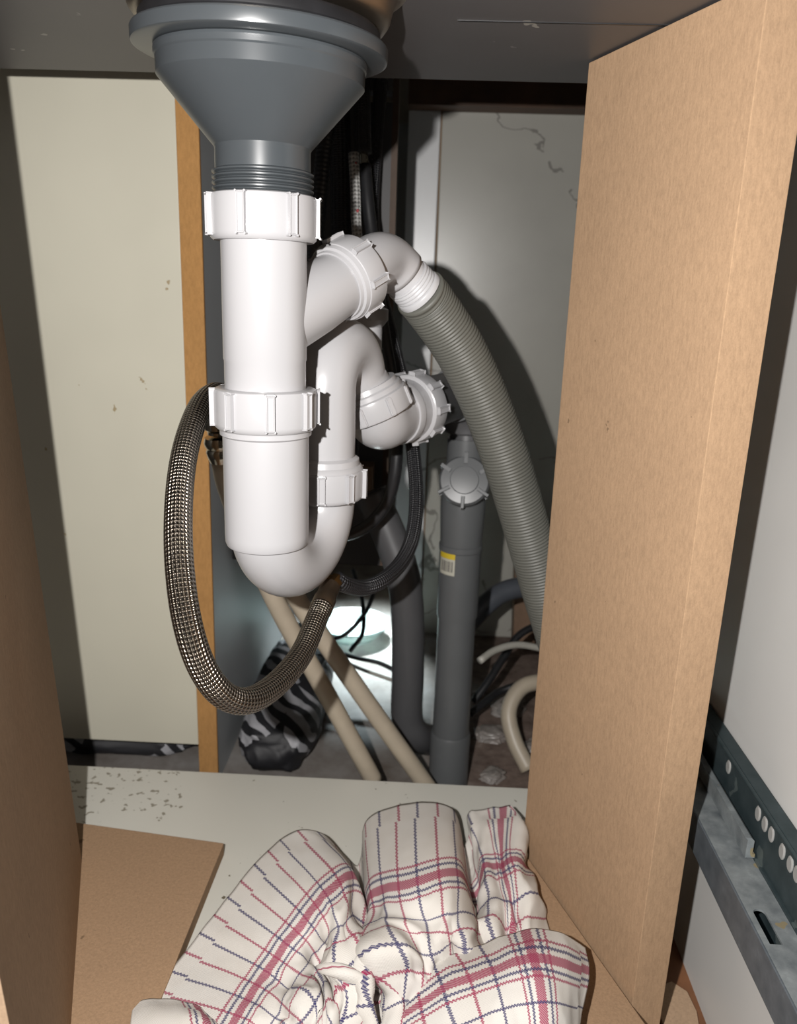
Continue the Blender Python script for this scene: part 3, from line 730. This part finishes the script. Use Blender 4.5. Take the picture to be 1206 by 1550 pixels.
# thin leads and the litter at the right
lead = [
    ('cable', [(-0.0813, 0.9256, 0.1460), (-0.0706, 0.9097, 0.1241), (-0.0643, 0.8851, 0.1087), (-0.0633, 0.8594, 0.0904), (-0.0771, 0.8631, 0.0672)], 0.0026, RUBBER, 'thin black lead hanging in front of the glass dish'),
    ('cable', [(-0.0502, 0.8735, 0.1412), (-0.0619, 0.8752, 0.1103), (-0.0865, 0.8767, 0.0801), (-0.1150, 0.8786, 0.0710)], 0.0026, RUBBER, 'thin black lead crossing to the left in front of the glass dish'),
    ('cable', [(-0.1019, 0.8760, 0.0601), (-0.0702, 0.8750, 0.0527), (-0.0422, 0.8699, 0.0497), (-0.0141, 0.8581, 0.0416)], 0.0028, RUBBER, 'black lead on the bright floor left of the dark grey hose'),
    ('cable', [(-0.0983, 0.8797, 0.0542), (-0.0690, 0.8630, 0.0466), (-0.0213, 0.8467, 0.0385)], 0.0022, WHITEC, 'pale lead on the bright floor under the black one'),
    ('cable', [(0.0637, 0.7370, 0.1218), (0.0810, 0.7589, 0.1241), (0.1069, 0.7798, 0.1217), (0.1415, 0.7981, 0.1090)], 0.0036, WHITEC, 'off-white lead arching out from behind the raw fibreboard'),
    ('cable', [(0.0632, 0.7807, 0.0531), (0.0801, 0.7964, 0.0710), (0.1011, 0.8240, 0.0943), (0.1177, 0.8391, 0.1099), (0.1484, 0.8530, 0.1198)], 0.0042, RUBBER, 'black lead rising to the right behind the off-white lead'),
    ('cable', [(0.0616, 0.7863, 0.0358), (0.0788, 0.8039, 0.0415), (0.0981, 0.8215, 0.0469), (0.1347, 0.8258, 0.0589)], 0.0042, RUBBER, 'black lead lying low behind the beige loop'),
    ('supply_hose', [(0.1428, 0.7897, 0.0776), (0.1135, 0.7776, 0.0745), (0.0993, 0.7617, 0.0554), (0.1049, 0.7449, 0.0308), (0.1197, 0.7286, 0.0073)], 0.0085, BEIGEP, 'beige hose bending into a loop beside the right fibreboard'),
    ('drain_stub', [(0.0526, 0.8655, 0.1001), (0.0790, 0.8833, 0.1246), (0.1065, 0.8982, 0.1384), (0.1547, 0.9113, 0.1433)], 0.0125, plain('slate_plastic', (0.10, 0.11, 0.13), 0.4), 'slate grey drain stub rising behind the waste pipe'),
]
for nm, pts, r, mt, lb in lead:
    o = hose(nm, pts, r, mt, None, 14, 0.005)
    tag(o, lb, {'cable': 'cable', 'supply_hose': 'hose', 'drain_stub': 'pipe'}[nm], 'leads on the bay floor' if nm == 'cable' else None)
bt = link('batten', prism_bm([(0.135, 1.04, 0.0), (0.165, 1.04, 0.0), (0.165, 1.07, 0.0), (0.135, 1.07, 0.0)], [(0.128, 1.045, 0.17), (0.152, 1.045, 0.17), (0.152, 1.072, 0.17), (0.128, 1.072, 0.17)], 0.001), BATTEN)
tag(bt, 'brown wooden batten standing against the veined wall', 'batten')
for i, (x, y, s, lb) in enumerate(((0.086, 0.80, 0.016, 'pale lump of rubble just right of the waste pipe foot'), (0.112, 0.86, 0.02, 'largest lump of rubble, lying inside the beige hose loop'),
        (0.07, 0.90, 0.014, 'grey lump of rubble under the black leads behind the waste pipe'), (0.135, 0.78, 0.013, 'small lump of rubble at the end of the beige hose'),
        (0.083, 0.722, 0.012, 'smallest lump of rubble, nearest the white shelf edge'))):
    rb = link('stone_lump', crumple('stone_lump', 0, 0, s, s * 0.8, s * 0.4, i, 11.0 + i, 0.3), FLOOR, None, True)
    rb.location = (x, y, -0.001)
    tag(rb, lb, 'stone', 'rubble on the floor'); rb['kind'] = 'thing'

# ------------------------------------------------------------------ raw fibreboard pieces
fx, fy = 0.3537, -0.9354
def board(name, far, length, thick, z0, z1, side, lean, mat, thick_top=None):
    """upright board from its far corner; side=+1 puts the thickness to the right; lean shifts the top along its length"""
    dx, dy = fx, fy; nx, ny = -dy * side, dx * side
    def ring(th):
        return [(far[0] + dx * s + nx * t, far[1] + dy * s + ny * t) for (s, t) in ((0, 0), (length, 0), (length, th), (0, th))]
    bot = [(x, y, z0) for x, y in ring(thick)]; topp = [(x + lean[0], y + lean[1], z1) for x, y in ring(thick_top or thick)]
    return link(name, prism_bm(bot, topp, 0.0004), mat)
rbd = board('fibreboard_upright', (0.0895, 0.542), 0.1475, 0.0228, 0.0, 0.6094, 1, (0, 0), MDF_R, 0.0280)
tag(rbd, 'tall raw brown fibreboard upright on the right, standing from shelf to sink', 'board')
# left one: its seen face runs from far corner to near
lbd = board('fibreboard_upright', (-0.2385, 0.4930), 0.262, 0.018, 0.0632, 0.6090, -1, (-0.006, -0.046), MDF_L)
tag(lbd, 'raw brown fibreboard upright on the far left, leaning beside the cream panel', 'board')
fb = link('fibreboard_offcut', prism_bm([(-0.268, 0.5365, 0.0527), (-0.1405, 0.5205, 0.0527), (-0.1440, 0.31, 0.0527), (-0.30, 0.31, 0.0527)],
      [(-0.268, 0.5365, 0.0630), (-0.1405, 0.5205, 0.0630), (-0.1440, 0.31, 0.0630), (-0.30, 0.31, 0.0630)], 0.0006), MDF)
tag(fb, 'flat fibreboard offcut lying on the white shelf at lower left', 'board')
fb2 = link('fibreboard_offcut', prism_bm([(0.0785, 0.538, 0.0527), (0.0895, 0.537, 0.0527), (0.150, 0.374, 0.0527), (0.150, 0.33, 0.0527), (0.050, 0.33, 0.0527)],
      [(0.0785, 0.538, 0.0570), (0.0895, 0.537, 0.0570), (0.150, 0.374, 0.0570), (0.150, 0.33, 0.0570), (0.050, 0.33, 0.0570)], 0.0005), MDF)
tag(fb2, 'thin fibreboard offcut under the checked towel by the right upright', 'board')
sc_ = link('floor_board', box_bm(0.172, 0.2065, 0.29, 0.62, 0.0, 0.004), WOODR)
tag(sc_, 'reddish brown wooden strip on the floor along the white side wall', 'board')
SCR = [(0.174, 0.462), (0.190, 0.470), (0.1985, 0.462), (0.2000, 0.446), (0.1975, 0.432), (0.2015, 0.41), (0.202, 0.31), (0.176, 0.31)]
sc2 = link('wood_scrap', prism_bm([(x, y, 0.0042) for x, y in SCR], [(x, y, 0.008) for x, y in SCR]), MDF_L)
tag(sc2, 'pale wood scrap lying on the reddish strip beside the right upright', 'scrap')

# ------------------------------------------------------------------ drawer runner on the right wall
dr = thing('drawer_runner', 'galvanised drawer runner with slots, screwed to the white side wall', 'runner', (0.2, 0.40, 0.155))
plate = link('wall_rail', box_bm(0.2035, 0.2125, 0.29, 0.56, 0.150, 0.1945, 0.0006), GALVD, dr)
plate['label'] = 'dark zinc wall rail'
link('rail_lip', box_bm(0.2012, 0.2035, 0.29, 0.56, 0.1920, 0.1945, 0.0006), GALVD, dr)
HOLE = plain('punched_dimple', (0.62, 0.62, 0.60), 0.35, 0.3, 0.05)
for y in (0.4634, 0.4152, 0.4055, 0.3963, 0.3819, 0.3718, 0.3640, 0.350, 0.340):
    bm = lathe_bm([(0.0033, -0.0002), (0.0033, 0.0003), (0.0026, 0.0008)], (0.2034, y, 0.1850), (-1, 0, 0), 16)
    for v in bm.verts: v.co.z = 0.1850 + (v.co.z - 0.1850) * 1.45
    link('dimple', bm, HOLE, plate)
# middle channel, ends with a step
mc = bmesh.new()
prof = [(0.2020, 0.1600), (0.1965, 0.1600), (0.1965, 0.1720), (0.1950, 0.1735), (0.1985, 0.1735), (0.2005, 0.1715), (0.2005, 0.1625), (0.2020, 0.1625)]
def extrude_profile(prof, y0, y1):
    bm = bmesh.new()
    a = [bm.verts.new((x, y0, z)) for x, z in prof]; b = [bm.verts.new((x, y1, z)) for x, z in prof]
    n = len(prof)
    for i in range(n): bm.faces.new((a[i], a[(i + 1) % n], b[(i + 1) % n], b[i]))
    bm.faces.new(a); bm.faces.new(b[::-1])
    bmesh.ops.recalc_face_normals(bm, faces=bm.faces)
    return bm
mc.free()
link('middle_channel', extrude_profile(prof, 0.408, 0.56), GALV, dr)
# drawer member: folded sheet with a slot in its top
def slotted_top():
    bm = bmesh.new()
    x0, x1, y0, y1, z = 0.1825, 0.2022, 0.29, 0.56, 0.1580
    # outline and slot boundary
    sx0, sx1, sy0, sy1 = 0.1857, 0.1922, 0.3445, 0.3690
    r = (sx1 - sx0) / 2
    slot = [(sx0, sy0), (sx1, sy0)] + [((sx0 + sx1) / 2 + r * math.cos(t), sy1 - r + r * math.sin(t)) for t in [math.pi * k / 10 for k in range(11)]]
    ov = [bm.verts.new((x, y, z)) for x, y in ((x0, y0), (x1, y0), (x1, y1), (x0, y1))]
    iv = [bm.verts.new((x, y, z)) for x, y in slot]
    edges = [bm.edges.new((ov[i], ov[(i + 1) % 4])) for i in range(4)] + [bm.edges.new((iv[i], iv[(i + 1) % len(iv)])) for i in range(len(iv))]
    bmesh.ops.triangle_fill(bm, use_beauty=True, edges=edges)
    for f in bm.faces[:]:
        c = f.calc_center_median()
        if sx0 < c.x < sx1 and sy0 < c.y < sy1: bm.faces.remove(f)
    r_ = bmesh.ops.extrude_face_region(bm, geom=bm.faces[:])
    for v in [g for g in r_['geom'] if isinstance(g, bmesh.types.BMVert)]: v.co.z -= 0.0012
    bmesh.ops.recalc_face_normals(bm, faces=bm.faces)
    return bm
link('drawer_member', slotted_top(), GALV, dr)
link('side_flange', box_bm(0.1812, 0.1826, 0.29, 0.56, 0.1340, 0.1580, 0.0005), GALVS, dr)
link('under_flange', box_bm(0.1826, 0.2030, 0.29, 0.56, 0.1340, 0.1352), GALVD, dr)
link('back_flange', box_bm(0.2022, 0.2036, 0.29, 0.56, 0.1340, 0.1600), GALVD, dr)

# ------------------------------------------------------------------ the checked towel
def tensor(ctrl, nu, nv):
    rows = len(ctrl); cols = len(ctrl[0])
    rr = [catmull(r, nu) for r in ctrl]
    W = len(rr[0])
    colsv = [catmull([rr[j][i] for j in range(rows)], nv) for i in range(W)]
    return [[colsv[i][j] for i in range(W)] for j in range(len(colsv[0]))]
def sheet(bm, lay, ctrl, nu, nv, Uc, Vr, seed, amp):
    g = tensor(ctrl, nu, nv); Hh, Ww = len(g), len(g[0])
    def lin(tab, i, per):
        k = min(i // per, len(tab) - 2); t = i / per - k
        return tab[k] + (tab[k + 1] - tab[k]) * t
    grid = []
    for j in range(Hh):
        row = []
        for i in range(Ww):
            p = g[j][i]
            dx = (g[j][min(i + 1, Ww - 1)] - g[j][max(i - 1, 0)]); dy = (g[min(j + 1, Hh - 1)][i] - g[max(j - 1, 0)][i])
            n = dx.cross(dy)
            n = n.normalized() if n.length > 1e-12 else Vector((0, 0, 1))
            if n.z < 0: n = -n
            u, v = lin(Uc, i, nu), lin(Vr, j, nv)
            a = amp(i / (Ww - 1), j / (Hh - 1))
            q = Vector((u * 0.30 + seed, v * 0.20, seed * 0.37))
            nz = noise.noise(q) * 1.0 + 0.7 * (0.35 - abs(noise.noise(q * 1.7))) + 0.10 * noise.noise(q * 4.3)
            p = p + n * (nz * a)
            p.z = max(p.z, 0.0585 if p.x > 0.048 else 0.0550)
            p.x = min(p.x, 0.0895 + 0.3781 * (0.542 - p.y) - 0.0025)        # rests against the upright board
            row.append((bm.verts.new(p), u, v))
        grid.append(row)
    for j in range(Hh - 1):
        for i in range(Ww - 1):
            c = (grid[j][i], grid[j][i + 1], grid[j + 1][i + 1], grid[j + 1][i])
            f = bm.faces.new([k[0] for k in c])
            for lp, k in zip(f.loops, c): lp[lay].uv = (k[1], k[2])
            f.smooth = True
tw = bmesh.new(); twl = tw.loops.layers.uv.verify()
TOWEL_MAIN = [
    [(-0.1568, 0.3753, 0.0567), (-0.1369, 0.4199, 0.0627), (-0.1157, 0.4654, 0.0727), (-0.0930, 0.5084, 0.0787), (-0.0672, 0.5139, 0.0807), (-0.0376, 0.5088, 0.0577), (-0.0325, 0.5407, 0.0747), (-0.0002, 0.5483, 0.0867), (0.0321, 0.5482, 0.0827), (0.0429, 0.5315, 0.0607), (0.0488, 0.5597, 0.0707), (0.0876, 0.5614, 0.0767), (0.0946, 0.5592, 0.0567)],
    [(-0.0956, 0.3518, 0.0727), (-0.0839, 0.3864, 0.0747), (-0.0671, 0.4096, 0.0887), (-0.0490, 0.4287, 0.1027), (-0.0355, 0.4571, 0.0927), (-0.0284, 0.4547, 0.0617), (-0.0213, 0.4474, 0.0887), (0.0041, 0.4316, 0.1087), (0.0321, 0.4496, 0.1047), (0.0465, 0.4811, 0.0617), (0.0588, 0.4953, 0.0747), (0.0747, 0.4941, 0.0767), (0.0810, 0.5136, 0.0567)],
    [(-0.0752, 0.3471, 0.0667), (-0.0592, 0.3611, 0.0847), (-0.0478, 0.4008, 0.0727), (-0.0350, 0.3919, 0.0967), (-0.0258, 0.4068, 0.0867), (-0.0202, 0.4161, 0.0617), (-0.0126, 0.3993, 0.0947), (0.0111, 0.3993, 0.0987), (0.0357, 0.4031, 0.1007), (0.0486, 0.4378, 0.0627), (0.0595, 0.4354, 0.0787), (0.0813, 0.4443, 0.0747), (0.0899, 0.4595, 0.0567)],
    [(-0.0615, 0.3358, 0.0627), (-0.0458, 0.3511, 0.0727), (-0.0360, 0.3602, 0.0827), (-0.0280, 0.3753, 0.0767), (-0.0175, 0.3690, 0.0887), (-0.0099, 0.3784, 0.0667), (-0.0035, 0.3765, 0.0867), (0.0166, 0.3838, 0.0807), (0.0386, 0.3901, 0.0807), (0.0497, 0.4018, 0.0647), (0.0618, 0.4066, 0.0707), (0.0806, 0.4120, 0.0667), (0.0877, 0.4226, 0.0567)],
    [(-0.0484, 0.3200, 0.0607), (-0.0338, 0.3281, 0.0607), (-0.0262, 0.3323, 0.0607), (-0.0188, 0.3365, 0.0607), (-0.0096, 0.3371, 0.0607), (-0.0017, 0.3376, 0.0607), (0.0068, 0.3382, 0.0607), (0.0210, 0.3391, 0.0607), (0.0396, 0.3403, 0.0607), (0.0500, 0.3434, 0.0577), (0.0601, 0.3441, 0.0577), (0.0709, 0.3448, 0.0577), (0.0765, 0.3460, 0.0567)]]
TOWEL_FRONT = [
    [(-0.0030, 0.3801, 0.0687), (0.0177, 0.3953, 0.0827), (0.0432, 0.4019, 0.0927), (0.0709, 0.4057, 0.1007), (0.0956, 0.4087, 0.0967), (0.1111, 0.4132, 0.0847)],
    [(-0.0063, 0.3675, 0.0687), (0.0222, 0.3734, 0.0907), (0.0478, 0.3751, 0.1047), (0.0708, 0.3772, 0.1107), (0.0932, 0.3831, 0.1047), (0.1101, 0.3959, 0.0867)],
    [(-0.0038, 0.3559, 0.0667), (0.0264, 0.3570, 0.0907), (0.0514, 0.3555, 0.1067), (0.0717, 0.3554, 0.1127), (0.0913, 0.3628, 0.1047), (0.1058, 0.3768, 0.0867)],
    [(0.0024, 0.3400, 0.0627), (0.0333, 0.3386, 0.0847), (0.0551, 0.3394, 0.0987), (0.0729, 0.3383, 0.1047), (0.0882, 0.3448, 0.0987), (0.0991, 0.3585, 0.0827)],
    [(0.0101, 0.3184, 0.0587), (0.0368, 0.3192, 0.0687), (0.0569, 0.3227, 0.0747), (0.0734, 0.3257, 0.0767), (0.0855, 0.3312, 0.0727), (0.0933, 0.3405, 0.0647)]]
TOWEL_FLAP = [
    [(-0.1577, 0.3761, 0.0597), (-0.1458, 0.3787, 0.0627), (-0.1285, 0.3742, 0.0667), (-0.1131, 0.3680, 0.0687), (-0.0977, 0.3596, 0.0667)],
    [(-0.1521, 0.3578, 0.0627), (-0.1363, 0.3568, 0.0707), (-0.1183, 0.3535, 0.0747), (-0.1026, 0.3504, 0.0747), (-0.0885, 0.3444, 0.0687)],
    [(-0.1430, 0.3300, 0.0587), (-0.1259, 0.3299, 0.0647), (-0.1097, 0.3293, 0.0667), (-0.0936, 0.3283, 0.0647), (-0.0806, 0.3251, 0.0607)]]
sheet(tw, twl, TOWEL_MAIN, 16, 30, [45.3, 40.4, 35.3, 30.4, 27.7, 24.0, 20.3, 16.8, 13.5, 10.5, 7.4, 3.4, 1.8], [0, 5.0, 9.5, 12.6, 17.5], 1.3,
      lambda a, b: 0.0014 + 0.019 * max(0.0, min(1.0, (b - 0.22) * 2.6)) * (1.0 if a < 0.62 else 0.75) + (0.008 if a > 0.76 else 0.0))
sheet(tw, twl, TOWEL_FRONT, 18, 18, [14.0, 10.7, 7.9, 5.2, 2.7, 0.3], [3.2, 4.6, 6.3, 9.0, 13.0], 5.1, lambda a, b: 0.0026)
sheet(tw, twl, TOWEL_FLAP, 16, 16, [0.6, 2.0, 3.8, 5.5, 7.2], [0.3, 2.2, 3.6], 8.4, lambda a, b: 0.003)
towel = link('tea_towel', tw, CLOTH)
tag(towel, 'crumpled white tea towel with red and blue check lines on the shelf', 'towel')
sol = towel.modifiers.new('thickness', 'SOLIDIFY'); sol.thickness = 0.0011; sol.offset = -1.0
